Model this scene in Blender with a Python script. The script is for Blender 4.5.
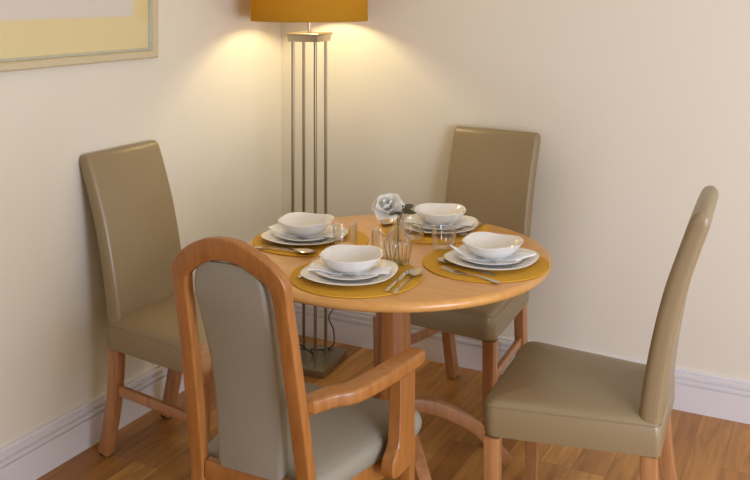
import bpy, bmesh, math, random
from math import sin, cos, pi, radians, sqrt, atan2
from mathutils import Vector, Matrix, noise

# ------------------------------------------------------------------ clear
for o in list(bpy.data.objects):
    bpy.data.objects.remove(o, do_unlink=True)
SC = bpy.context.scene
COL = SC.collection

# ------------------------------------------------------------------ camera
cd = bpy.data.cameras.new('camera'); cam = bpy.data.objects.new('camera', cd); COL.objects.link(cam)
CAMZ = 1.57
cam.location = (0, 0, CAMZ); cam.rotation_euler = (pi/2, 0, 0)
cd.sensor_width = 36; cd.lens = 918/750*36; cd.shift_y = -247/750
cd.clip_start = 0.05
SC.camera = cam

# ------------------------------------------------------------------ world, lights, exposure
w = bpy.data.worlds.new('world'); SC.world = w; w.use_nodes = True
w.node_tree.nodes['Background'].inputs[0].default_value = (1.0, 0.92, 0.68, 1)
w.node_tree.nodes['Background'].inputs[1].default_value = 1.45
def area(name, loc, target, sx, sy, power, col, spread=180):
    l = bpy.data.lights.new(name, 'AREA'); l.shape = 'RECTANGLE'; l.size = sx; l.size_y = sy
    l.energy = power; l.color = col; l.spread = radians(spread)
    o = bpy.data.objects.new(name, l); COL.objects.link(o); o.location = loc
    o.rotation_euler = (Vector(target)-Vector(loc)).to_track_quat('-Z', 'Y').to_euler()
    return o
area('window_daylight', (1.6, 0.15, 1.05), (0.3, 2.8, 0.7), 1.2, 1.2, 64, (0.66, 0.74, 1.0))
#area('ceiling_light', (0.6, 1.2, 2.38), (0.6, 1.2, 0), 0.7, 0.7, 14, (1.0, 0.84, 0.62))
SC.view_settings.view_transform = 'Standard'; SC.view_settings.look = 'None'
SC.view_settings.exposure = 0.0; SC.view_settings.gamma = 1; SC.view_settings.use_curve_mapping = False

# ------------------------------------------------------------------ helpers
def tag(o, label=None, cat=None, group=None, kind=None):
    if label: o['label'] = label
    if cat: o['category'] = cat
    if group: o['group'] = group
    if kind: o['kind'] = kind
    return o
def build(name, bm, mat, parent=None, smooth=True, loc=None, rot=None):
    bmesh.ops.recalc_face_normals(bm, faces=bm.faces[:])
    me = bpy.data.meshes.new(name); bm.to_mesh(me); bm.free()
    me.materials.append(mat)
    if smooth:
        for p in me.polygons: p.use_smooth = True
        me.set_sharp_from_angle(angle=radians(38))
    o = bpy.data.objects.new(name, me); COL.objects.link(o)
    if parent: o.parent = parent
    if loc is not None: o.location = loc
    if rot is not None: o.rotation_euler = rot
    return o
def empty(name, loc=(0, 0, 0), rz=0, label=None, cat=None, group=None):
    o = bpy.data.objects.new(name, None); COL.objects.link(o); o.empty_display_size = .05
    o.location = loc; o.rotation_euler = (0, 0, rz)
    return tag(o, label, cat, group)
def copy_tree(o, parent=None):
    c = o.copy(); COL.objects.link(c)
    if parent: c.parent = parent
    for ch in list(o.children): copy_tree(ch, c)
    return c
def loft(bm, rings, cap=True, closed=True):
    vs = [[bm.verts.new(p) for p in r] for r in rings]
    n = len(vs[0])
    for a, b in zip(vs, vs[1:]):
        for i in range(n if closed else n-1):
            j = (i+1) % n
            bm.faces.new((a[i], a[j], b[j], b[i]))
    if cap and closed:
        for r in (vs[0], vs[-1]):
            c = Vector((0, 0, 0))
            for v in r: c += v.co
            cv = bm.verts.new(c/n)
            for i in range(n): bm.faces.new((r[i], r[(i+1) % n], cv))
    return vs
def round_poly(pts, r, seg=5):
    """rounded polygon ring in 2D, pts counter clockwise"""
    out = []; n = len(pts)
    for i in range(n):
        p = Vector(pts[i]); a = Vector(pts[i-1]); b = Vector(pts[(i+1) % n])
        da = (a-p).normalized(); db = (b-p).normalized()
        ang = da.angle(db); rr = r[i] if isinstance(r, (list, tuple)) else r
        d = min(rr/math.tan(ang/2), (a-p).length*.49, (b-p).length*.49)
        rr = d*math.tan(ang/2)
        c = p+(da+db).normalized()*(rr/sin(ang/2))
        s = p+da*d; e = p+db*d
        a0 = atan2(s.y-c.y, s.x-c.x); a1 = atan2(e.y-c.y, e.x-c.x)
        while a1 < a0: a1 += 2*pi
        if a1-a0 > pi: a1 -= 2*pi
        for k in range(seg+1):
            t = a0+(a1-a0)*k/seg
            out.append((c.x+rr*cos(t), c.y+rr*sin(t)))
    return out
def box(bm, c, s, bev=0.0, rz=0, seg=2):
    r = bmesh.ops.create_cube(bm, size=1)
    M = Matrix.Translation(c) @ Matrix.Rotation(rz, 4, 'Z') @ Matrix.Diagonal((s[0], s[1], s[2], 1))
    bmesh.ops.transform(bm, matrix=M, verts=r['verts'])
    if bev:
        es = list({e for v in r['verts'] for e in v.link_edges})
        bmesh.ops.bevel(bm, geom=es, offset=bev, segments=seg, profile=.6, affect='EDGES')
def prism_bar(bm, path, half, bev=.004, updir=Vector((0, 0, 1)), seg=2):
    """rectangular bar along a path; half = list/tuple of (hx, hy) per point; hx sideways, hy along updir"""
    rings = []; n = len(path)
    P = [Vector(p) for p in path]
    for i in range(n):
        t = (P[min(i+1, n-1)]-P[max(i-1, 0)]).normalized()
        side = t.cross(updir)
        side = side.normalized() if side.length > 1e-5 else Vector((1, 0, 0))
        up = side.cross(t).normalized()
        hx, hy = half[i] if isinstance(half, list) else half
        ring = round_poly([(-hx, -hy), (hx, -hy), (hx, hy), (-hx, hy)], bev, seg)
        rings.append([P[i]+side*a+up*b for a, b in ring])
    loft(bm, rings)
def tube(bm, path, r, n=8):
    P = [Vector(p) for p in path]; rings = []; ref = None
    for i in range(len(P)):
        t = (P[min(i+1, len(P)-1)]-P[max(i-1, 0)]).normalized()
        if ref is None: ref = Vector((0, 0, 1)) if abs(t.z) < .9 else Vector((1, 0, 0))
        s = t.cross(ref).normalized(); u = s.cross(t).normalized(); ref = u
        rr = r[i] if isinstance(r, (list, tuple)) else r
        rings.append([P[i]+s*cos(2*pi*k/n)*rr+u*sin(2*pi*k/n)*rr for k in range(n)])
    loft(bm, rings)
def smooth_path(pts, m=6):
    P = [Vector(p) for p in pts]; out = []
    for i in range(len(P)-1):
        p0 = P[max(i-1, 0)]; p1 = P[i]; p2 = P[i+1]; p3 = P[min(i+2, len(P)-1)]
        for k in range(m):
            t = k/m
            out.append(.5*((2*p1)+(-p0+p2)*t+(2*p0-5*p1+4*p2-p3)*t*t+(-p0+3*p1-3*p2+p3)*t**3))
    out.append(P[-1]); return out
def lathe(bm, prof, n=48, shape=None, lift=None, closed=False):
    """prof: (r, z). closed at axis when r == 0"""
    rows = []
    for r, z in prof:
        if r < 1e-6: rows.append([bm.verts.new((0, 0, z))]); continue
        row = []
        for k in range(n):
            a = 2*pi*k/n
            f = shape(a, r) if shape else 1
            row.append(bm.verts.new((r*f*cos(a), r*f*sin(a), z+(lift(a, r) if lift else 0))))
        rows.append(row)
    if closed: rows.append(rows[0])
    for a, b in zip(rows, rows[1:]):
        for i in range(n):
            j = (i+1) % n
            if len(a) == 1 and len(b) == 1: break
            if len(a) == 1: bm.faces.new((a[0], b[j], b[i]))
            elif len(b) == 1: bm.faces.new((a[i], a[j], b[0]))
            else: bm.faces.new((a[i], a[j], b[j], b[i]))

# ------------------------------------------------------------------ materials
def srgb(r, g, b):
    f = lambda c: (c/255/12.92) if c/255 <= .04045 else ((c/255+.055)/1.055)**2.4
    return (f(r), f(g), f(b), 1)
def new_mat(name):
    m = bpy.data.materials.new(name); m.use_nodes = True
    nt = m.node_tree; return m, nt, nt.nodes['Principled BSDF']
def plain(name, col, rough=.5, metal=0, spec=.5, bump=0, bscale=200, coat=0, vary=0):
    m, nt, b = new_mat(name)
    b.inputs['Base Color'].default_value = col; b.inputs['Roughness'].default_value = rough
    b.inputs['Metallic'].default_value = metal; b.inputs['Specular IOR Level'].default_value = spec
    b.inputs['Coat Weight'].default_value = coat
    if bump or vary:
        tc = nt.nodes.new('ShaderNodeTexCoord')
        if bump:
            n = nt.nodes.new('ShaderNodeTexNoise'); n.inputs['Scale'].default_value = bscale; n.inputs['Detail'].default_value = 3
            bp = nt.nodes.new('ShaderNodeBump'); bp.inputs['Strength'].default_value = bump; bp.inputs['Distance'].default_value = .002
            nt.links.new(tc.outputs['Object'], n.inputs['Vector']); nt.links.new(n.outputs['Fac'], bp.inputs['Height'])
            nt.links.new(bp.outputs['Normal'], b.inputs['Normal'])
        if vary:
            n2 = nt.nodes.new('ShaderNodeTexNoise'); n2.inputs['Scale'].default_value = 4
            r = nt.nodes.new('ShaderNodeValToRGB')
            r.color_ramp.elements[0].position = .3; r.color_ramp.elements[1].position = .7
            r.color_ramp.elements[0].color = tuple(c*(1-vary) for c in col[:3])+(1,)
            r.color_ramp.elements[1].color = tuple(min(1, c*(1+vary)) for c in col[:3])+(1,)
            nt.links.new(tc.outputs['Object'], n2.inputs['Vector']); nt.links.new(n2.outputs['Fac'], r.inputs['Fac'])
            nt.links.new(r.outputs['Color'], b.inputs['Base Color'])
    return m
def wood(name, c1, c2, scale=(18, 18, 1.6), rough=.38, coat=.15):
    m, nt, b = new_mat(name)
    tc = nt.nodes.new('ShaderNodeTexCoord'); mp = nt.nodes.new('ShaderNodeMapping')
    mp.inputs['Scale'].default_value = scale
    n = nt.nodes.new('ShaderNodeTexNoise'); n.inputs['Scale'].default_value = 3; n.inputs['Detail'].default_value = 6
    n.inputs['Distortion'].default_value = .6
    r = nt.nodes.new('ShaderNodeValToRGB')
    r.color_ramp.elements[0].position = .3; r.color_ramp.elements[1].position = .72
    r.color_ramp.elements[0].color = c1; r.color_ramp.elements[1].color = c2
    nt.links.new(tc.outputs['Object'], mp.inputs['Vector']); nt.links.new(mp.outputs['Vector'], n.inputs['Vector'])
    nt.links.new(n.outputs['Fac'], r.inputs['Fac']); nt.links.new(r.outputs['Color'], b.inputs['Base Color'])
    b.inputs['Roughness'].default_value = rough; b.inputs['Coat Weight'].default_value = coat
    b.inputs['Coat Roughness'].default_value = .25
    return m
M = {}
M['wall'] = plain('painted_wall', srgb(224, 218, 203), .75, spec=.25, bump=.12, bscale=90)
M['ceiling'] = plain('white_ceiling', srgb(235, 230, 220), .8)
M['skirting'] = plain('white_gloss_paint', srgb(222, 219, 222), .35, bump=.02)
M['leather'] = plain('taupe_leatherette', srgb(140, 122, 90), .36, spec=.7, bump=.10, bscale=350)
M['leather_grey'] = plain('grey_leatherette', srgb(140, 134, 120), .42, spec=.5, bump=.10, bscale=350)
M['thread'] = plain('dark_seam_thread', srgb(96, 88, 70), .8)
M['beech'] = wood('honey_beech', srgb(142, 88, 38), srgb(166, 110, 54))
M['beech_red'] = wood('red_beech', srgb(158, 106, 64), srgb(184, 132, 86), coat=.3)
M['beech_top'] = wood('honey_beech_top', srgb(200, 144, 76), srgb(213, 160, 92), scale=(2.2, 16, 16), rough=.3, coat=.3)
M['cap_dark'] = plain('dark_foot_glide', srgb(48, 34, 26), .6)
M['china'] = plain('white_china', srgb(232, 230, 226), .14, coat=.4)
M['napkin'] = plain('white_linen', srgb(250, 250, 250), .85, bump=.2, bscale=900)
M['steel'] = plain('polished_steel', srgb(200, 192, 178), .16, metal=1)
M['nickel'] = plain('brushed_nickel', srgb(150, 136, 112), .30, metal=1, bump=.03)
M['cap_metal'] = plain('satin_nickel', srgb(190, 178, 158), .34, metal=1)
M['base_metal'] = plain('base_plate_metal', srgb(158, 152, 134), .28, metal=.85)
M['cord'] = plain('black_cord', srgb(22, 20, 20), .5)
M['frame_wood'] = wood('limed_frame', srgb(198, 184, 150), srgb(206, 192, 160), scale=(2, 30, 30), rough=.3)
M['silver_edge'] = plain('silver_slip', srgb(200, 205, 195), .3, metal=.7)
M['mount'] = plain('cream_mount', srgb(226, 210, 158), .8)
M['print'] = plain('print_paper', srgb(218, 210, 202), .7)
M['ink'] = plain('brown_ink', srgb(110, 90, 80), .7)
M['petal'] = plain('white_petal', srgb(250, 248, 240), .6, bump=.05)
M['leaf'] = plain('dark_leaf', srgb(100, 98, 64), .4)
M['stem'] = plain('green_stem', srgb(82, 84, 48), .5)
M['berry'] = plain('dark_berry', srgb(52, 48, 64), .3)
m, nt, b = new_mat('white_petal')
for n in list(nt.nodes): nt.nodes.remove(n)
out = nt.nodes.new('ShaderNodeOutputMaterial'); mx = nt.nodes.new('ShaderNodeMixShader'); mx.inputs[0].default_value = .3
df = nt.nodes.new('ShaderNodeBsdfDiffuse'); tl = nt.nodes.new('ShaderNodeBsdfTranslucent')
df.inputs[0].default_value = (.96, .95, .92, 1); tl.inputs[0].default_value = (.97, .96, .92, 1)
nt.links.new(df.outputs[0], mx.inputs[1]); nt.links.new(tl.outputs[0], mx.inputs[2]); nt.links.new(mx.outputs[0], out.inputs[0])
M['petal'] = m

def glass(name, blend, tint):
    m, nt, b = new_mat(name)
    for n in list(nt.nodes): nt.nodes.remove(n)
    out = nt.nodes.new('ShaderNodeOutputMaterial'); mx = nt.nodes.new('ShaderNodeMixShader')
    tr = nt.nodes.new('ShaderNodeBsdfTransparent'); tr.inputs[0].default_value = tint
    gl = nt.nodes.new('ShaderNodeBsdfGlossy'); gl.inputs['Roughness'].default_value = .03
    lw = nt.nodes.new('ShaderNodeLayerWeight'); lw.inputs['Blend'].default_value = blend
    mu = nt.nodes.new('ShaderNodeMath'); mu.operation = 'MULTIPLY_ADD'; mu.inputs[1].default_value = .38; mu.inputs[2].default_value = .04
    nt.links.new(lw.outputs['Facing'], mu.inputs[0]); nt.links.new(mu.outputs[0], mx.inputs[0])
    nt.links.new(tr.outputs[0], mx.inputs[1]); nt.links.new(gl.outputs[0], mx.inputs[2]); nt.links.new(mx.outputs[0], out.inputs[0])
    return m
def solid_glass(name, ior, tint):
    m, nt, b = new_mat(name)
    b.inputs['Base Color'].default_value = tint; b.inputs['Roughness'].default_value = 0
    b.inputs['Transmission Weight'].default_value = 1; b.inputs['IOR'].default_value = ior
    return m
m, nt, b = new_mat('clear_glass')
for n in list(nt.nodes): nt.nodes.remove(n)
out = nt.nodes.new('ShaderNodeOutputMaterial'); mx = nt.nodes.new('ShaderNodeMixShader')
tr = nt.nodes.new('ShaderNodeBsdfTransparent'); tr.inputs[0].default_value = (.985, .985, .975, 1)
gl = nt.nodes.new('ShaderNodeBsdfGlossy'); gl.inputs['Roughness'].default_value = .03
lw = nt.nodes.new('ShaderNodeLayerWeight'); lw.inputs['Blend'].default_value = .35
mu = nt.nodes.new('ShaderNodeMath'); mu.operation = 'MULTIPLY_ADD'; mu.inputs[1].default_value = .55; mu.inputs[2].default_value = .04
nt.links.new(lw.outputs['Facing'], mu.inputs[0]); nt.links.new(mu.outputs[0], mx.inputs[0])
nt.links.new(tr.outputs[0], mx.inputs[1]); nt.links.new(gl.outputs[0], mx.inputs[2]); nt.links.new(mx.outputs[0], out.inputs[0])
M['glass'] = m
M['vase_glass'] = solid_glass('ribbed_glass', 1.38, (1, 1, .98, 1))
# picture glazing: thin architectural glass
m, nt, b = new_mat('picture_glass')
for n in list(nt.nodes): nt.nodes.remove(n)
out = nt.nodes.new('ShaderNodeOutputMaterial'); mx = nt.nodes.new('ShaderNodeMixShader')
tr = nt.nodes.new('ShaderNodeBsdfTransparent'); gl = nt.nodes.new('ShaderNodeBsdfGlossy'); gl.inputs['Roughness'].default_value = .05
mx.inputs[0].default_value = .05
nt.links.new(tr.outputs[0], mx.inputs[1]); nt.links.new(gl.outputs[0], mx.inputs[2]); nt.links.new(mx.outputs[0], out.inputs[0])
M['pane'] = m
# lampshade fabric
m, nt, b = new_mat('mustard_shade_fabric')
for n in list(nt.nodes): nt.nodes.remove(n)
out = nt.nodes.new('ShaderNodeOutputMaterial'); mx = nt.nodes.new('ShaderNodeMixShader')
df = nt.nodes.new('ShaderNodeBsdfDiffuse'); tl = nt.nodes.new('ShaderNodeBsdfTranslucent')
tc = nt.nodes.new('ShaderNodeTexCoord'); no = nt.nodes.new('ShaderNodeTexNoise'); no.inputs['Scale'].default_value = 160
bp = nt.nodes.new('ShaderNodeBump'); bp.inputs['Strength'].default_value = .25; bp.inputs['Distance'].default_value = .002
nt.links.new(tc.outputs['Object'], no.inputs['Vector']); nt.links.new(no.outputs['Fac'], bp.inputs['Height'])
nt.links.new(bp.outputs['Normal'], df.inputs['Normal'])
df.inputs[0].default_value = srgb(180, 144, 52); tl.inputs[0].default_value = srgb(194, 150, 42)
mx.inputs[0].default_value = .34
nt.links.new(df.outputs[0], mx.inputs[1]); nt.links.new(tl.outputs[0], mx.inputs[2]); nt.links.new(mx.outputs[0], out.inputs[0])
M['shade'] = m
m, nt, b = new_mat('lit_bulb')
b.inputs['Base Color'].default_value = (1, .9, .7, 1)
b.inputs['Emission Color'].default_value = (1, .78, .45, 1); b.inputs['Emission Strength'].default_value = 6
M['bulb'] = m
# woven mat
m, nt, b = new_mat('mustard_woven_mat')
tc = nt.nodes.new('ShaderNodeTexCoord')
wv = nt.nodes.new('ShaderNodeTexWave'); wv.wave_type = 'RINGS'; wv.rings_direction = 'Z'; wv.inputs['Scale'].default_value = 75
bp = nt.nodes.new('ShaderNodeBump'); bp.inputs['Strength'].default_value = .5; bp.inputs['Distance'].default_value = .002
r = nt.nodes.new('ShaderNodeValToRGB')
r.color_ramp.elements[0].color = srgb(192, 138, 22); r.color_ramp.elements[1].color = srgb(222, 172, 44)
nt.links.new(tc.outputs['Object'], wv.inputs['Vector']); nt.links.new(wv.outputs['Fac'], bp.inputs['Height'])
nt.links.new(wv.outputs['Fac'], r.inputs['Fac']); nt.links.new(r.outputs['Color'], b.inputs['Base Color'])
nt.links.new(bp.outputs['Normal'], b.inputs['Normal']); b.inputs['Roughness'].default_value = .8
M['mat'] = m
# oak plank floor (local x = along the back wall, local y = along the left wall; planks run along y)
m, nt, b = new_mat('oak_plank_floor')
tc = nt.nodes.new('ShaderNodeTexCoord')
mp = nt.nodes.new('ShaderNodeMapping'); mp.inputs['Rotation'].default_value = (0, 0, pi/2)
br = nt.nodes.new('ShaderNodeTexBrick')
br.inputs['Color1'].default_value = (0, 0, 0, 1); br.inputs['Color2'].default_value = (1, 1, 1, 1)
br.inputs['Mortar'].default_value = (.5, .5, .5, 1)
br.inputs['Scale'].default_value = 1; br.inputs['Mortar Size'].default_value = .0012; br.inputs['Mortar Smooth'].default_value = .1
br.inputs['Brick Width'].default_value = .62; br.inputs['Row Height'].default_value = .11
br.offset = .37; br.offset_frequency = 3
nt.links.new(tc.outputs['Object'], mp.inputs['Vector']); nt.links.new(mp.outputs['Vector'], br.inputs['Vector'])
r = nt.nodes.new('ShaderNodeValToRGB'); e = r.color_ramp.elements
e[0].color = srgb(160, 108, 48); e[1].color = srgb(203, 152, 80)
nt.links.new(br.outputs['Color'], r.inputs['Fac'])
add = nt.nodes.new('ShaderNodeVectorMath'); add.operation = 'MULTIPLY_ADD'
add.inputs[1].default_value = (7, 7, 7)
nt.links.new(br.outputs['Color'], add.inputs[0]); 
mp2 = nt.nodes.new('ShaderNodeMapping'); mp2.inputs['Scale'].default_value = (26, 2.6, 1)
nt.links.new(tc.outputs['Object'], mp2.inputs['Vector']); nt.links.new(mp2.outputs['Vector'], add.inputs[2])
gn = nt.nodes.new('ShaderNodeTexNoise'); gn.inputs['Scale'].default_value = 1; gn.inputs['Detail'].default_value = 6; gn.inputs['Distortion'].default_value = 1.2
nt.links.new(add.outputs['Vector'], gn.inputs['Vector'])
r2 = nt.nodes.new('ShaderNodeValToRGB'); r2.color_ramp.elements[0].position = .32; r2.color_ramp.elements[1].position = .68
r2.color_ramp.elements[0].color = (.66, .60, .54, 1); r2.color_ramp.elements[1].color = (1.1, 1.08, 1.05, 1)
nt.links.new(gn.outputs['Fac'], r2.inputs['Fac'])
mul = nt.nodes.new('ShaderNodeMix'); mul.data_type = 'RGBA'; mul.blend_type = 'MULTIPLY'; mul.inputs[0].default_value = 1
nt.links.new(r.outputs['Color'], mul.inputs[6]); nt.links.new(r2.outputs['Color'], mul.inputs[7])
dk = nt.nodes.new('ShaderNodeMix'); dk.data_type = 'RGBA'; dk.blend_type = 'MIX'
dk.inputs[7].default_value = srgb(132, 88, 48)
nt.links.new(br.outputs['Fac'], dk.inputs[0]); nt.links.new(mul.outputs[2], dk.inputs[6])
nt.links.new(dk.outputs[2], b.inputs['Base Color'])
b.inputs['Roughness'].default_value = .42; b.inputs['Coat Weight'].default_value = .1
M['floor'] = m

# ------------------------------------------------------------------ room shell (local x along back wall, y along left wall)
CX, CY = -0.438, 4.283
RA = radians(-27.1)
U = Vector((cos(RA), sin(RA), 0)); V = Vector((-sin(RA), cos(RA), 0)); CORNER = Vector((CX, CY, 0))
def room(x, y, z=0): return CORNER+U*x+V*y+Vector((0, 0, z))
def struct(name, bm, mat, smooth=False):
    o = build(name, bm, mat, smooth=smooth, loc=(CX, CY, 0), rot=(0, 0, RA)); o['kind'] = 'structure'; return o
H = 2.45
bm = bmesh.new(); box(bm, (2.0, -2.4, -.05), (4.3, 5.1, .1)); struct('floor', bm, M['floor'])
bm = bmesh.new(); box(bm, (-.06, -2.4, H/2), (.12, 5.1, H)); struct('wall_left', bm, M['wall'])
bm = bmesh.new(); box(bm, (2.0, .06, H/2), (4.3, .12, H)); struct('wall_back', bm, M['wall'])
bm = bmesh.new(); box(bm, (2.0, -2.4, H+.05), (4.3, 5.1, .1)); struct('ceiling', bm, M['ceiling'])
bm = bmesh.new(); box(bm, (2.0, -5.01, H/2), (4.3, .12, H)); struct('wall_front_blocker', bm, M['wall'])  # unseen wall behind the camera, added to block ambient light from that side
# moulded skirting profile: (offset from wall, z)
SK = [(0, 0), (.018, 0), (.018, .097), (.011, .099), (.011, .104), (.020, .106), (.020, .117), (.009, .120), (.009, .125),
      (.017, .127), (.017, .137), (.0075, .141), (.0075, .1455), (.012, .147), (.010, .152), (0, .153)]
bm = bmesh.new(); loft(bm, [[(d, y, z) for d, z in SK] for y in (-4.9, 0)]); struct('baseboard_left', bm, M['skirting'])
bm = bmesh.new(); loft(bm, [[(x, -d, z) for d, z in SK] for x in (0.019, 4.1)]); struct('baseboard_back', bm, M['skirting'])

# ------------------------------------------------------------------ framed picture on the left wall
def picture():
    y1 = -.888; y0 = y1-.86; z0 = 1.325; z1 = z0+.62; fw = .034
    root = empty('framed_picture', room(0, y1-.43, z0), RA,
                 'pale wooden frame with a cream mount and white print, hanging high on the left wall', 'picture')
    L = .43; hh = z1-z0
    # frame as four mitred rails in one mesh (local y along wall, x off the wall)
    prof = [(.002, 0), (.024, 0), (.028, .006), (.026, fw-.010), (.020, fw-.004), (.010, fw-.002), (.002, fw-.002)]
    bm = bmesh.new()
    corners = [(-L, 0), (L, 0), (L, hh), (-L, hh)]; sg = [(1, 1), (-1, 1), (-1, -1), (1, -1)]
    rings = [[(d, cy+sx*wd, cz+sy*wd) for d, wd in prof] for (cy, cz), (sx, sy) in zip(corners, sg)]
    rings.append(rings[0]); loft(bm, rings, cap=False)
    build('frame', bm, M['frame_wood'], root)
    i = fw-.002
    bm = bmesh.new()
    prof2 = [(.004, 0), (.018, 0), (.016, .006), (.008, .007)]
    corners2 = [(-L+i, i), (L-i, i), (L-i, hh-i), (-L+i, hh-i)]
    rings = [[(d, cy+sx*wd, cz+sy*wd) for d, wd in prof2] for (cy, cz), (sx, sy) in zip(corners2, sg)]
    rings.append(rings[0]); loft(bm, rings, cap=False)
    build('inner_slip', bm, M['silver_edge'], root)
    bm = bmesh.new(); box(bm, (.0045, 0, hh/2), (.003, 2*(L-i-.004), hh-2*i-.008)); build('mount', bm, M['mount'], root, False)
    mb = .105
    bm = bmesh.new(); box(bm, (.0068, 0, hh/2+.02), (.0012, 2*(L-i)-.10*2+.02, hh-.16-.12)); pr = build('print', bm, M['print'], root, False)
    # the small marks at the foot of the print
    bm = bmesh.new()
    for yy, zz, ln, a in ((.080, .226, .016, .5), (.088, .222, .010, -.4), (.112, .225, .012, .6), (.122, .221, .008, -.5), (.098, .235, .018, 1.3), (.090, .250, .030, .2), (.108, .262, .034, -.3)):
        r = bmesh.ops.create_cube(bm, size=1)
        bmesh.ops.transform(bm, matrix=Matrix.Translation((.0076, yy, zz)) @ Matrix.Rotation(a, 4, 'X') @ Matrix.Diagonal((.0006, .0012, ln, 1)), verts=r['verts'])
    build('drawing', bm, M['ink'], root, False)
    bm = bmesh.new(); box(bm, (.0115, 0, hh/2), (.0015, 2*(L-i-.006), hh-2*i-.012)); build('glass', bm, M['pane'], root, False)
picture()

# ------------------------------------------------------------------ floor lamp
def floor_lamp():
    c = Vector((-.278, 3.89, 0))
    root = empty('floor_lamp', c, radians(-21.5), 'tall metal floor lamp with four slim rods and a mustard drum shade in the corner', 'floor lamp')
    bm = bmesh.new(); box(bm, (0, 0, .0165), (.245, .245, .033), .002); build('base_plate', bm, M['base_metal'], root)
    a = .052
    for sx, sy in ((-1, -1), (1, -1), (1, 1), (-1, 1)):
        bm = bmesh.new(); tube(bm, [(sx*a, sy*a, .0335), (sx*a, sy*a, 1.3655)], .0068, 14); build('rod', bm, M['nickel'], root)
    bm = bmesh.new()
    loft(bm, [[(x*s, y*s, z) for x, y in round_poly([(-1, -1), (1, -1), (1, 1), (-1, 1)], .03, 2)] for s, z in
              ((.066, 1.366), (.068, 1.367), (.071, 1.392), (.076, 1.394), (.076, 1.400), (.074, 1.4015))])
    build('top_block', bm, M['cap_metal'], root)
    bm = bmesh.new(); tube(bm, [(0, 0, 1.402), (0, 0, 1.545)], .008, 14); build('neck', bm, M['cap_metal'], root)
    bm = bmesh.new(); lathe(bm, [(0, 1.546), (.016, 1.546), (.018, 1.55), (.018, 1.578), (0, 1.579)], 20); build('bulb_holder', bm, M['cap_metal'], root)
    bm = bmesh.new(); lathe(bm, [(0, 1.580), (.013, 1.581), (.016, 1.592), (.028, 1.61), (.031, 1.628), (.026, 1.648), (.012, 1.659), (0, 1.661)], 24)
    bl = build('bulb', bm, M['bulb'], root)
    # drum shade, thin double wall with rolled rims
    R = .247; z0 = 1.453; z1 = 1.74
    bm = bmesh.new()
    lathe(bm, [(R, z0), (R+.0012, z0+.002), (R+.0006, z0+.012), (R, z0+.013), (R, z1-.013), (R+.0006, z1-.012), (R+.0012, z1-.002), (R, z1),
               (R-.0035, z1), (R-.0035, z0)], 96, closed=True)
    sh = build('lamp_shade', bm, M['shade'], root)
    bm = bmesh.new()
    for k in range(3):
        t = 2*pi*k/3+.4
        tube(bm, [(.014*cos(t), .014*sin(t), 1.5795), (.24*cos(t), .24*sin(t), 1.60), (.2425*cos(t), .2425*sin(t), z1-.01)], .0018, 6)
    build('shade_carrier', bm, M['cap_metal'], root)
    # cord: over the plate, up the back wall to a plug
    def loc(x, y, z): return Vector((x, y, z))
    cpts = [(-.03, .00, .055), (-.055, -.03, .075), (-.045, -.06, .12), (-.02, -.035, .085), (.015, .0, .045), (-.02, .055, .037), (.02, .03, .050),
            (.045, .08, .038), (.052, .135, .042), (.022, .20, .076), (-.010, .22, .123), (.012, .235, .17), (.002, .25, .225), (0, .254, .26)]
    bm = bmesh.new(); tube(bm, smooth_path(cpts, 8), .0028, 8); build('power_cord', bm, M['cord'], root)
    bm = bmesh.new(); box(bm, (0, .262, .275), (.045, .030, .045), .006); build('plug', bm, M['cord'], root)
    # its light
    l = bpy.data.lights.new('bulb_light', 'POINT'); l.energy = 18; l.color = (1, .84, .48); l.shadow_soft_size = .055
    o = bpy.data.objects.new('bulb_light', l); COL.objects.link(o); o.parent = root; o.location = (0, 0, 1.625)
    bl.visible_shadow = True
    return root
floor_lamp()

# ------------------------------------------------------------------ round pedestal table
TX, TY, TZ, TR = .0605, 2.92, .75, .495
def table():
    root = empty('round_table', (TX, TY, 0), radians(17), 'round honey wood pedestal dining table laid for four', 'table')
    bm = bmesh.new()
    lathe(bm, [(0, .718), (TR-.035, .718), (TR-.018, .719), (TR-.006, .723), (TR-.001, .730), (TR, .737), (TR-.003, .744), (TR-.009, .7485), (TR-.016, .75), (TR*.6, .75), (0, .75)], 128)
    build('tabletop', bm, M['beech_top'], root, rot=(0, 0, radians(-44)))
    bm = bmesh.new(); box(bm, (0, 0, .7035), (.34, .30, .028), .004); build('top_bearer', bm, M['beech_red'], root)
    bm = bmesh.new()
    oc = lambda s: round_poly([(s*cos(radians(22.5+45*k)), s*sin(radians(22.5+45*k))) for k in range(8)], .012, 2)
    loft(bm, [[(x, y, z) for x, y in oc(s)] for s, z in ((.058, .10), (.061, .103), (.061, .28), (.056, .33), (.054, .55), (.056, .66), (.059, .689))])
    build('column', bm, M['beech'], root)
    prof = smooth_path([(.055, .0, .258), (.11, 0, .246), (.17, 0, .222), (.25, 0, .174), (.297, 0, .135), (.35, 0, .078), (.39, 0, .026)], 5)
    for k in range(4):
        bm = bmesh.new(); n = len(prof)
        hs = [(.021, .023-.004*(i/(n-1))) for i in range(n)]
        prism_bar(bm, prof, hs, .008)
        # pad under the toe
        bmesh.ops.rotate(bm, verts=bm.verts, cent=(0, 0, 0), matrix=Matrix.Rotation(k*pi/2, 3, 'Z'))
        lg = build('leg', bm, M['beech_red'], root)
    return root
table()

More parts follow.
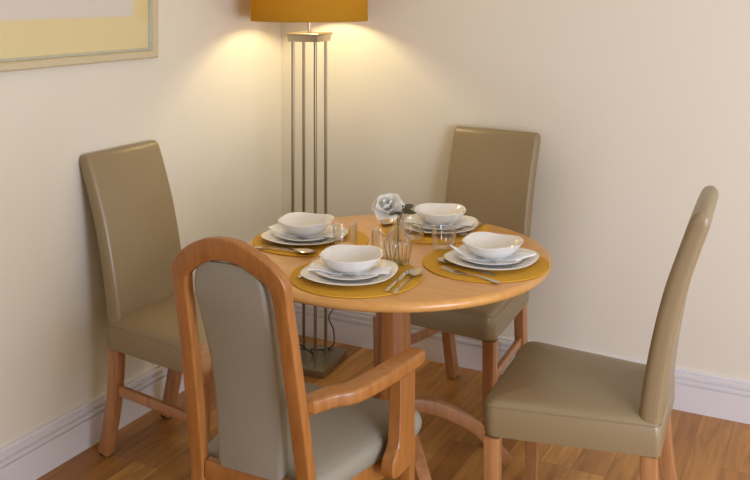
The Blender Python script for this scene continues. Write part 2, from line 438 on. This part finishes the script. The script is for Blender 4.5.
# ------------------------------------------------------------------ upholstered dining chairs
def side_chair():
    """origin on the floor below the seat centre, local +Y = front"""
    root = empty('dining_chair')
    F, B, D = .248, .185, .22
    def ring(inset, z, r=.035):
        f, bk, d = F-inset, B-inset, D-inset
        return [(x, y, z) for x, y in round_poly([(-bk, -d-.022), (bk, -d-.022), (f, d), (-f, d)], [max(.008, r*.5), max(.008, r*.5), max(.008, r-inset*.5), max(.008, r-inset*.5)], 6)]
    bm = bmesh.new()
    rg = [ring(.012, .372), ring(.002, .376), ring(0, .385), ring(-.001, .42), ring(0, .448), ring(.004, .460), ring(.012, .4685), ring(.024, .473), ring(.06, .479), ring(.12, .484), ring(.17, .485)]
    loft(bm, rg)
    seat = build('seat', bm, M['leather'], root)
    bm = bmesh.new()
    lp = [Vector(p) for p in ring(.0015, .4555)]
    tube(bm, lp+[lp[0]], .0018, 6); build('seat_seam', bm, M['thread'] if False else M['leather'], seat)
    # backrest
    bm = bmesh.new(); rings = []
    prof = [(.462, -.2135), (.52, -.220), (.60, -.232), (.70, -.251), (.80, -.275), (.88, -.300), (.95, -.324), (.985, -.337)]
    P = smooth_path([(0, y, z) for z, y in prof], 4)
    def bring(p, t, hw, th, z=None):
        nrm = Vector((0, t.z, -t.y))
        pts = round_poly([(-hw, -th), (hw, -th), (hw, th), (-hw, th)], th*.72, 5)
        return [p+Vector((x, 0, 0))+nrm*(y+.006*(1-(x/hw)**2)*(1 if y > 0 else 0)) for x, y in pts]
    n = len(P)
    for i, p in enumerate(P):
        t = (P[min(i+1, n-1)]-P[max(i-1, 0)]).normalized(); s = i/(n-1)
        hw = .183+.005*s; th = .029-.005*s
        rings.append(bring(p, t, hw, th))
    p = P[-1]
    for dz, k, kw in ((.010, .96, .998), (.019, .82, .990), (.026, .58, .975), (.030, .30, .955), (.0315, .12, .93)):
        rings.append(bring(p+t*dz, t, .188*kw, .024*k))
    loft(bm, rings)
    back = build('backrest', bm, M['leather'], root)
    for sx in (-1, 1):      # piped side seams
        bm = bmesh.new()
        pp = []
        for i, p in enumerate(P[1:]):
            s = (i+1)/(n-1); hw = .183+.005*s; th = .029-.005*s
            pp.append(p+Vector((sx*(hw-.0025), 0, 0))+Vector((0, -th*.55, 0)))
        tube(bm, pp, .0016, 6); build('side_seam', bm, M['leather'], back)
    # legs
    for sx in (-1, 1):
        bm = bmesh.new()
        prism_bar(bm, [(sx*.2235, .192, .3715), (sx*.222, .192, .19), (sx*.219, .191, .008)], [(.0215, .0215), (.020, .020), (.017, .017)], .004, Vector((0, 1, 0)))
        lg = build('leg', bm, M['beech_red'], root)
        bm = bmesh.new(); box(bm, (sx*.219, .191, .004), (.028, .028, .008), .002); build('glide', bm, M['cap_dark'], lg)
        bm = bmesh.new()
        path = smooth_path([(sx*.161, -.210, .3715), (sx*.161, -.213, .28), (sx*.160, -.228, .16), (sx*.158, -.262, .008)], 4)
        prism_bar(bm, path, (.0195, .0215), .004, Vector((0, 1, 0)))
        lg = build('leg', bm, M['beech_red'], root)
        bm = bmesh.new(); box(bm, (sx*.158, -.262, .004), (.030, .032, .008), .002); build('glide', bm, M['cap_dark'], lg)
        bm = bmesh.new()
        prism_bar(bm, [(sx*.220, .172, .232), (sx*.162, -.200, .232)], (.009, .016), .003)
        build('stretcher', bm, M['beech_red'], root)
    return root
def put(o, x, y, ang, label, group=None):
    o.location = (x, y, 0); o.rotation_euler = (0, 0, radians(ang-90))
    tag(o, label, 'chair', group)
ch = side_chair(); G = 'high backed upholstered dining chairs'
ch2 = copy_tree(ch); ch3 = copy_tree(ch)
put(ch, .584, 2.618, 156.5, 'taupe leather high-backed dining chair seen side-on at the right of the table', G)
put(ch2, -.611, 3.148, -27.1, 'taupe leather high-backed dining chair with its back against the left wall below the picture', G)
put(ch3, .312, 3.448, -122.5, 'taupe leather high-backed dining chair behind the table, facing the camera, by the back wall', G)

# ------------------------------------------------------------------ armchair with arched back
def armchair():
    root = empty('armchair', (-.179, 2.345, 0), radians(62.9-90),
                 'wooden armchair with arched open back and grey upholstered panel, seen from behind', 'armchair', None)
    # seat cushion
    F, B, D = .245, .165, .215
    def ring(inset, z, r=.05):
        f, bk, d = F-inset, B-inset, D-inset
        return [(x, y, z) for x, y in round_poly([(-bk, -d), (bk, -d), (f, d+.018), (-f, d+.018)], max(.01, r-inset*.4), 6)]
    bm = bmesh.new()
    loft(bm, [ring(.012, .412), ring(.003, .415), ring(-.002, .425), ring(-.004, .44), ring(0, .456), ring(.010, .466), ring(.03, .474), ring(.07, .482), ring(.13, .487), ring(.16, .488)])
    build('seat', bm, M['leather_grey'], root)
    # seat rails
    bm = bmesh.new()
    prism_bar(bm, [(-.215, .185, .388), (.215, .185, .388)], (.011, .028), .003); build('seat_rail', bm, M['beech'], root)
    for sx in (-1, 1):
        bm = bmesh.new(); prism_bar(bm, [(sx*.143, -.20, .388), (sx*.222, .172, .388)], (.011, .028), .003); build('seat_rail', bm, M['beech'], root)
    # back posts + arch are one continuous band, swept in the raked plane
    def back_y(z):
        return -.233-(0.14*max(0, z-.43)+.08*max(0, z-.43)**2*1.0) if z > .43 else -.233-.10*(.43-z)**1.2*1.4
    def q(x, z): return Vector((x, back_y(z), z))
    hw = .146
    left = [(-.151, .0), (-.151, .2), (-.151, .43), (-.146, .6), (-.141, .75), (-.137, .900), (-.132, .936), (-.112, .958), (-.078, .980), (-.040, .996), (0, 1.001)]
    pts = left+[(-x, z) for x, z in left[:-1][::-1]]
    P2 = smooth_path([(x, 0, z) for x, z in pts], 5)
    bm = bmesh.new(); rings = []; n = len(P2)
    for i, p in enumerate(P2):
        t = (P2[min(i+1, n-1)]-P2[max(i-1, 0)]).normalized()
        nrm = Vector((t.z, 0, -t.x))       # in-plane normal
        s = min(1, max(0, (p.z-.89)/.09))
        hwid = .0195+.0065*s; hth = .0155
        ring_ = []
        for a, b in round_poly([(-hwid, -hth), (hwid, -hth), (hwid, hth), (-hwid, hth)], .006, 3):
            c = p+nrm*a
            ring_.append(Vector((c.x, back_y(c.z)+b, max(c.z, 0))))
        rings.append(ring_)
    loft(bm, rings)
    build('back_frame', bm, M['beech'], root)
    bm = bmesh.new()
    prism_bar(bm, [(-.128, back_y(.43), .436), (.128, back_y(.43), .436)], (.012, .022), .003); build('back_rail', bm, M['beech'], root)
    # upholstered splat
    bm = bmesh.new(); rings = []
    zs = [.455, .459, .47, .52, .58, .65, .72, .79, .85, .885]
    for z in zs:
        s = (z-.455)/.43
        w_ = .090+.009*s
        if z < .46: w_ -= .006
        yc = back_y(z)+.004+.020*sin(pi*min(1, s))
        th = .017 if z > .457 else .010
        rings.append([(x, yc+y+(.004*(1-(x/w_)**2) if y < 0 else 0)*-1, z) for x, y in round_poly([(-w_, -th), (w_, -th), (w_, th), (-w_, th)], .012, 4)])
    # arched top
    base = rings[-1]
    for k in range(1, 9):
        u = k/8
        z = .885+.083*sin(u*pi/2)
        w_ = .099*max(.05, cos(u*pi/2)**.36) if k < 8 else .006
        yc = back_y(z)+.004
        th = .017-.004*u
        rings.append([(x, yc+y, z) for x, y in round_poly([(-w_, -th), (w_, -th), (w_, th), (-w_, th)], min(.012, w_*.9), 4)])
    loft(bm, rings)
    build('back_panel', bm, M['leather_grey'], root)
    # arms, supports, front legs
    for sx in (-1, 1):
        ap = smooth_path([(sx*(hw+.004), back_y(.645)+.020, .643), (sx*.180, -.182, .645), (sx*.213, -.140, .646), (sx*.234, -.05, .647), (sx*.248, .04, .648), (sx*.256, .105, .648), (sx*.258, .128, .647)], 5)
        m_ = len(ap)
        bm = bmesh.new()
        hs = []
        for i in range(m_):
            s = i/(m_-1); wd = .022+.007*sin(pi*s)
            if i == 0: wd = .014
            if i == m_-1: wd = .014
            hs.append((wd, .0175 if 0 < i < m_-1 else .012))
        prism_bar(bm, ap, hs, .009, seg=4)
        build('armrest', bm, M['beech'], root)
        # support board: outline in the y-z plane, extruded sideways
        outl = [(.024, .6305), (.100, .6305), (.102, .52), (.102, .46), (.100, .420), (.090, .400), (.070, .392), (.000, .392), (-.016, .402), (-.020, .418),
                (-.016, .434), (-.004, .446), (.012, .462), (.018, .49), (.023, .55)]
        outl = [(p.x, p.y) for p in smooth_path([(a, b, 0) for a, b in outl]+[(outl[0][0], outl[0][1], 0)], 3)[:-1]]
        bm = bmesh.new()
        def xo(y, z): return sx*((.2275)+.02*(y-.06))
        loft(bm, [[(xo(y, z)+sx*o_, cy_+(y-cy_)*k_, cz_+(z-cz_)*kz_) for y, z in outl for cy_, cz_ in ((.066, .48),)] for o_, k_, kz_ in ((0, .94, .99), (.003, 1, 1), (.031, 1, 1), (.034, .94, .99))])
        build('arm_support', bm, M['beech'], root)
        bm = bmesh.new()
        prism_bar(bm, [(sx*.218, .150, .410), (sx*.216, .150, .2), (sx*.212, .150, .0)], [(.017, .019), (.016, .018), (.013, .015)], .005, Vector((0, 1, 0)))
        build('leg', bm, M['beech'], root)
    return root
armchair()

# ------------------------------------------------------------------ tableware
def sq(a, n):        # superellipse radius factor
    return (abs(cos(a))**n+abs(sin(a))**n)**(-1/n)
def plate_mesh(a0, rim, foot=.55, n=2.8, well=.0055, corner=.002):
    bm = bmesh.new()
    shape = lambda a, r: 1+(sq(a, n)-1)*min(1, (r/a0))**1.5
    lift = lambda a, r: -corner*cos(4*a)*max(0, (r/a0-.55)/.45)**2
    lathe(bm, [(0, .002), (a0*foot-.005, .002), (a0*foot-.003, 0), (a0*foot, 0), (a0*foot+.004, .003), (a0*.82, rim*.52), (a0-.003, rim-.0035), (a0, rim-.001), (a0-.001, rim), (a0-.005, rim-.0003),
               (a0*.80, rim*.52+.0045), (a0*.68, well+.001), (a0*.62, well), (0, well)], 72, shape, lift)
    return bm
def bowl_mesh(a0=.0895, h=.051, n=2.45):
    bm = bmesh.new()
    shape = lambda a, r: 1+(sq(a, n)-1)*min(1, (r/a0))**1.4
    lift = lambda a, r: (-.0018*cos(4*a)+.0013*cos(2*a+.6))*max(0, (r/a0-.45)/.55)**1.6
    o = [(0, .002), (.030, .002), (.032, 0), (.036, 0), (.038, .004), (.048, .008), (.064, .017), (.077, .031), (a0-.003, h-.006), (a0+.0008, h-.0012), (a0, h)]
    i = [(a0-.004, h-.001), (.0735, .0335), (.060, .0205), (.045, .0118), (.028, .0085), (0, .008)]
    lathe(bm, o+i, 72, shape, lift); return bm
def napkin_mesh(seed, kind):
    """folded napkin lying through the middle of the plate, local x = length, ends flare and rise over the plate rim"""
    rnd = random.Random(seed); L = .130 if kind == 'point' else .116; N = 36; W = 10
    bm = bmesh.new(); top = []; bot = []
    for i in range(N+1):
        u = -1+2*i/N; x = u*L
        half = .019+.014*abs(u)**1.5
        if kind == 'point':
            half = .022+.026*abs(u) if abs(u) < .55 else (.0363)*(1-abs(u))/.45+.002
        row = []; rowb = []
        for j in range(W+1):
            v = -1+2*j/W; y = v*half+.010*u*u*(1 if kind == 'point' else -1)
            r = sqrt(x*x+y*y)
            z = 0
            if r > .058: z = .0105*min(1, (r-.058)/.036)
            if r > .094: z += (.018 if u < 0 and kind != 'flat' else .003)*((r-.094)/.034)
            ww = min(1, max(0, (r-.042)/.03))
            z += ww*(.0012+.0012*sin(v*4+seed+u*2))
            row.append(bm.verts.new((x, y, z+.0022))); rowb.append(bm.verts.new((x, y, z)))
        top.append(row); bot.append(rowb)
    for g, fl in ((top, 0), (bot, 1)):
        for i in range(N):
            for j in range(W):
                bm.faces.new((g[i][j], g[i+1][j], g[i+1][j+1], g[i][j+1]))
    for i in range(N):
        for j in (0, W): bm.faces.new((top[i][j], top[i+1][j], bot[i+1][j], bot[i][j]))
    for j in range(W):
        for i in (0, N): bm.faces.new((top[i][j], top[i][j+1], bot[i][j+1], bot[i][j]))
    return bm
def slab(bm, outline, zf, th=.0016):
    """flat cutlery outline (list of (x,y) pairs left/right of the axis) lofted with thickness"""
    rings = []
    for x, y0, y1 in outline:
        z = zf(x); b_ = min(.0006, abs(y1-y0)*.25)
        rings.append([(x, y0, z+th*.5), (x, y0+b_, z+th), (x, y1-b_, z+th), (x, y1, z+th*.5), (x, y1-b_, z), (x, y0+b_, z)])
    loft(bm, rings)
def handle_outline(x0, x1, w0, w1, m=10):
    out = []
    for i in range(m+1):
        s = i/m; x = x0+(x1-x0)*s; w_ = w0+(w1-w0)*(s**1.6)
        if i == m: w_ *= .45
        elif i == m-1 and m > 4: w_ *= .96
        out.append((x, -w_, w_))
    return out
def fork_bm():
    bm = bmesh.new()
    zf = lambda x: .0006+.0045*math.exp(-((x-.045)/.035)**2)+.006*max(0, (-x-.045)/.05)**1.3
    slab(bm, [(-.045+.0, -.011, .011), (-.03, -.0125, .0125), (-.012, -.010, .010), (0, -.0045, .0045), (.015, -.003, .003), (.045, -.003, .003), (.08, -.0055, .0055), (.10, -.0075, .0075), (.112, -.006, .006), (.116, -.0025, .0025)], zf, .0022)
    for k in range(4):
        y = -.0094+k*.00627
        slab(bm, [(-.090, y*.93-.0005, y*.93+.0005), (-.08, y-.0012, y+.0012), (-.044, y-.0017, y+.0017)], zf, .002)
    return bm
def knife_bm():
    bm = bmesh.new(); zf = lambda x: .0006
    slab(bm, [(-.115, -.001, .001), (-.108, -.004, .006), (-.09, -.006, .0085), (-.04, -.0075, .0085), (-.005, -.0075, .0075), (.004, -.004, .004)], zf, .0016)
    slab(bm, [(.003, -.004, .004), (.03, -.005, .005), (.08, -.0065, .0065), (.095, -.006, .006), (.10, -.003, .003)], zf, .0042)
    return bm
def spoon_bm():
    bm = bmesh.new()
    zf = lambda x: .0006+.005*math.exp(-((x-.03)/.04)**2)
    slab(bm, [(-.030, -.0032, .0032), (0, -.003, .003), (.045, -.003, .003), (.08, -.0055, .0055), (.10, -.0075, .0075), (.112, -.006, .006), (.116, -.0025, .0025)], zf, .0022)
    # bowl: egg shaped double shell
    N = 32; K = 6; cx = -.062
    def pt(k, a, lo):
        s = k/K; rx = .034*s; ry = .0215*s*(1+.10*cos(a+pi)*1)
        return Vector((cx+rx*cos(a), ry*sin(a), .0008+.0085*s*s+(.0 if lo else .0014)))
    for lo in (0, 1):
        c = bm.verts.new(pt(0, 0, lo)); prev = None
        for k in range(1, K+1):
            row = [bm.verts.new(pt(k, 2*pi*i/N, lo)) for i in range(N)]
            for i in range(N):
                j = (i+1) % N
                if prev: bm.faces.new((prev[i], prev[j], row[j], row[i]))
                else: bm.faces.new((c, row[i], row[j]))
            prev = row
        if lo == 0: t_ = prev
        else:
            for i in range(N): bm.faces.new((t_[i], t_[(i+1) % N], prev[(i+1) % N], prev[i]))
    return bm
def tumbler_bm(r=.0395, h=.085):
    bm = bmesh.new()
    lathe(bm, [(0, .002), (r*.72, .001), (r*.78, .0), (r*.90, .004), (r*.95, .014), (r, .05), (r, h-.001), (r-.0008, h), (r-.0016, h-.001), (r-.0020, .05), (r*.95-.003, .024), (r*.80, .015), (0, .012)], 56)
    return bm

protos = {}
def item(kind, bmf, mat, x, y, z, rz, label, cat, group):
    if kind not in protos:
        protos[kind] = o = build(kind, bmf(), mat)
    else:
        o = protos[kind].copy(); COL.objects.link(o)
    o.location = (x, y, z); o.rotation_euler = (0, 0, rz)
    tag(o, label, cat, group); return o
Z0 = TZ+.0002
def mat_bm():
    bm = bmesh.new(); r = .192
    lathe(bm, [(0, 0), (r-.002, 0), (r, .0015), (r-.001, .0034), (r-.004, .0038), (0, .0038)], 96); return bm
# name, mat centre, plate centre, outward angle
S = [('nearest the armchair', (-.055, 2.655), (-.073, 2.648), -117.1, 0, 'flat'),
     ('at the right of the table', (.335, 2.785), (.354, 2.788), -27.1, 1, 'point'),
     ('at the left of the table by the lamp', (-.212, 3.043), (-.233, 3.05), 152.9, 2, 'rise'),
     ('at the back of the table', (.2016, 3.185), (.222, 3.19), 62.9, 3, 'flat')]
npang = [-8, -10, -22, -12]
for (where, mc, pc, out_, idx, nk), na in zip(S, npang):
    oa = radians(out_)
    item('placemat', mat_bm, M['mat'], mc[0], mc[1], Z0, oa, 'round mustard woven placemat '+where, 'placemat', 'mustard placemats')
    z = Z0+.0040
    ra = oa+radians([8, -6, 4, 10][idx])
    item('dinner_plate', lambda: plate_mesh(.133, .018), M['china'], pc[0], pc[1], z, ra, 'large rounded square white dinner plate '+where, 'plate', 'white dinner plates')
    z += .0058
    item('side_plate', lambda: plate_mesh(.095, .0145, well=.0045), M['china'], pc[0]+.002, pc[1]+.002, z, ra+.1, 'smaller white side plate under the bowl '+where, 'plate', 'white side plates')
    z += .0048
    nb = build('napkin', napkin_mesh(idx*1.7+.5, nk), M['napkin'], loc=(pc[0]+.002, pc[1]-.004, z), rot=(0, 0, radians(na)))
    tag(nb, 'folded white napkin tucked beneath the bowl '+where, 'napkin', 'white napkins')
    z += .0026
    item('bowl', bowl_mesh, M['china'], pc[0]+.004, pc[1]+.004, z, ra+.15, 'white bowl with a wavy rim '+where, 'bowl', 'white bowls')

# ---- cutlery: pixel end points on the mat/table plane decide position; (tip end first, handle end second)
def at(px, py, z):
    d = (CAMZ-z)*918/(py+7); return Vector(((px-375)/918*d, d, z))
def lay(kind, bmf, p_tip, p_end, z, label, cat, group):
    a = at(*p_tip, z); b_ = at(*p_end, z); d = b_-a
    L_mid = {'fork': (-.090+.116)/2, 'knife': (-.115+.10)/2, 'spoon': (-.096+.116)/2}[kind]
    ang = atan2(d.y, d.x); mid = (a+b_)/2
    c = mid-Vector((cos(ang), sin(ang), 0))*L_mid
    return item(kind, bmf, M['steel'], c.x, c.y, z, ang, label, cat, group)
ZM = Z0+.0042
lay('spoon', spoon_bm, (422, 270), (391, 296), ZM, 'steel spoon with a bright bowl, right of the nearest plate', 'spoon', 'steel spoons')
lay('knife', knife_bm, (412, 267), (383, 296), ZM, 'steel knife between the nearest plate and its spoon', 'knife', 'steel knives')
lay('fork', fork_bm, (322, 256), (296, 281), ZM, 'steel fork mostly hidden by the left rim of the nearest plate', 'fork', 'steel forks')
lay('spoon', spoon_bm, (439, 261.5), (495, 276), ZM, 'steel spoon beside the fork in front of the plate at the right of the table', 'spoon', 'steel spoons')
lay('fork', fork_bm, (442, 269), (500, 283.5), ZM, 'steel fork in front of the plate at the right of the table', 'fork', 'steel forks')
lay('knife', knife_bm, (264, 244.5), (316, 253.5), ZM, 'steel knife in front of the plate at the left of the table', 'knife', 'steel knives')
lay('spoon', spoon_bm, (302, 253.5), (266, 249), ZM, 'steel spoon lying beside the knife at the left of the table', 'spoon', 'steel spoons')
lay('fork', fork_bm, (461, 236), (484, 224), ZM, 'steel fork on the right side of the back placemat', 'fork', 'steel forks')
lay('spoon', spoon_bm, (383, 227), (410, 214), ZM, 'steel spoon at the left edge of the back placemat', 'spoon', 'steel spoons')

# ---- tumblers
for (px, py), lab in (((345, 249.5), 'clear glass tumbler beside the left plate near the lamp'),
                      ((444, 251.5), 'clear glass tumbler standing between the right plate and the vase'),
                      ((413, 242), 'clear glass tumbler just behind the flower vase beside the back bowl'),
                      ((384, 256), 'clear glass tumbler half hidden to the left of the flower vase')):
    p = at(px, py, TZ)
    item('tumbler', tumbler_bm, M['glass'], p.x, p.y, (Z0+.0042 if 0 else TZ+.0004), 0, lab, 'glass', 'glass tumblers')

# ---- bud vase and rose
vp = at(398, 265, TZ)
def vase_bm():
    bm = bmesh.new(); nr = 14
    def sh(a, r): return 1+.075*cos(nr*a)*min(1, max(0, (r-.014)/.018))
    lathe(bm, [(0, .003), (.024, .002), (.028, 0), (.031, .003), (.032, .012), (.0345, .030), (.0385, .050), (.0395, .064), (.035, .082), (.024, .100), (.0150, .112), (.0120, .122), (.0128, .131), (.0165, .139),
               (.0155, .1405), (.0118, .132), (.0104, .122), (.0132, .112), (.0222, .099), (.0327, .081), (.0368, .064), (.0358, .050), (.0320, .031), (.0295, .015), (.026, .0095), (0, .008)], 84, sh)
    return bm
vs = build('bud_vase', vase_bm(), M['vase_glass'], loc=(vp.x, vp.y, TZ+.0004))
tag(vs, 'small ribbed clear glass bud vase in the middle of the table', 'vase')

def petal_mesh(L, W_, curl, cup, seed):
    bm = bmesh.new(); N = 8; K = 8; rnd = random.Random(seed); ph = rnd.random()*6
    top = []
    for i in range(N+1):
        s = i/N; row = []
        half = W_*sin(pi*min(1, .12+s*.80))**.7
        for j in range(K+1):
            v = -1+2*j/K
            x = v*half; y = s*L-(.10*L*v*v*s)
            z = cup*(v*v*.5+s*s)*L*.6-curl*max(0, s-.6)**2*L*2+.0015*sin(3*v+ph+4*s)
            row.append(bm.verts.new((x, y, z)))
        top.append(row)
    for i in range(N):
        for j in range(K): bm.faces.new((top[i][j], top[i+1][j], top[i+1][j+1], top[i][j+1]))
    bmesh.ops.solidify(bm, geom=bm.faces[:], thickness=.0008)
    return bm
def flower():
    base = Vector((vp.x, vp.y, TZ))
    root = empty('rose_spray', base, 0, 'white rose with dark leaves and berries standing in the glass bud vase', 'flower')
    head = Vector((-.030, -.008, .176)); j0 = Vector((.005, 0, .150))
    bm = bmesh.new(); tube(bm, smooth_path([(.004, .0, .014), (.001, 0, .06), (0, 0, .118), (-.004, 0, .145), head-Vector((-.008, 0, .016))], 5), .0017, 8)
    stem = build('stem', bm, M['stem'], root)
    bm = bmesh.new(); tube(bm, smooth_path([(-.010, .003, .016), (-.003, .002, .07), (.0035, .001, .122), (.008, 0, .148), (.014, 0, .166), (.018, 0, .180)], 5), .0014, 8)
    tw = build('stem', bm, M['stem'], root)
    # bloom: open rose, petals in three whorls, head tilted to the left
    tilt = Matrix.Rotation(radians(-14), 4, 'Y') @ Matrix.Rotation(radians(42), 4, 'X')
    k = 0
    for cnt, L, W_, elev, cup, curl in ((6, .050, .030, 4, .30, .7), (5, .040, .026, 26, .45, .5), (4, .029, .019, 52, .6, .2), (3, .018, .012, 74, .8, 0)):
        for i in range(cnt):
            a = 2*pi*i/cnt+elev*.07
            bm = petal_mesh(L, W_, curl, cup, k)
            mt = Matrix.Translation(head) @ tilt @ Matrix.Rotation(a, 4, 'Z') @ Matrix.Rotation(radians(elev), 4, 'X') @ Matrix.Translation((0, .002, 0))
            bmesh.ops.transform(bm, matrix=mt, verts=bm.verts)
            build('petal', bm, M['petal'], root); k += 1
    bm = bmesh.new(); tube(bm, smooth_path([(.006, .001, .138), (.008, -.020, .150), (.011, -.044, .164)], 4), .0011, 6); build('stem', bm, M['stem'], root)
    # leaves
    for p, az, el, L, W_ in ((Vector((.010, -.044, .164)), 84, 8, .036, .013), (Vector((.012, -.006, .166)), -66, 26, .042, .011), (Vector((.014, -.008, .160)), -86, 6, .042, .010),
                             (Vector((-.012, .010, .178)), 60, 58, .026, .009)):
        bm = bmesh.new(); N = 10; K = 4; g = []
        for i in range(N+1):
            s = i/N; half = W_*sin(pi*(.02+.96*s))**.8
            g.append([bm.verts.new((v*half, s*L, abs(v)*.0025-.012*s*s+.0*v)) for v in (-1, -.5, 0, .5, 1)])
        for i in range(N):
            for j in range(K): bm.faces.new((g[i][j], g[i+1][j], g[i+1][j+1], g[i][j+1]))
        bmesh.ops.solidify(bm, geom=bm.faces[:], thickness=.0006)
        mt = Matrix.Translation(p) @ Matrix.Rotation(radians(az), 4, 'Z') @ Matrix.Rotation(radians(el), 4, 'X') @ Matrix.Rotation(radians(35), 4, 'Y')
        bmesh.ops.transform(bm, matrix=mt, verts=bm.verts)
        build('leaf', bm, M['leaf'], root)
    rnd = random.Random(4)
    for i in range(8):
        c = Vector((.010+rnd.uniform(-.012, .014), rnd.uniform(-.050, -.026), .172+rnd.uniform(-.015, .017)))
        bm = bmesh.new(); bmesh.ops.create_uvsphere(bm, u_segments=12, v_segments=8, radius=.0033)
        bmesh.ops.translate(bm, verts=bm.verts, vec=c)
        tube(bm, [c, (.010, -.040, .162)], .0006, 5)
        build('berry', bm, M['berry'], root)
flower()
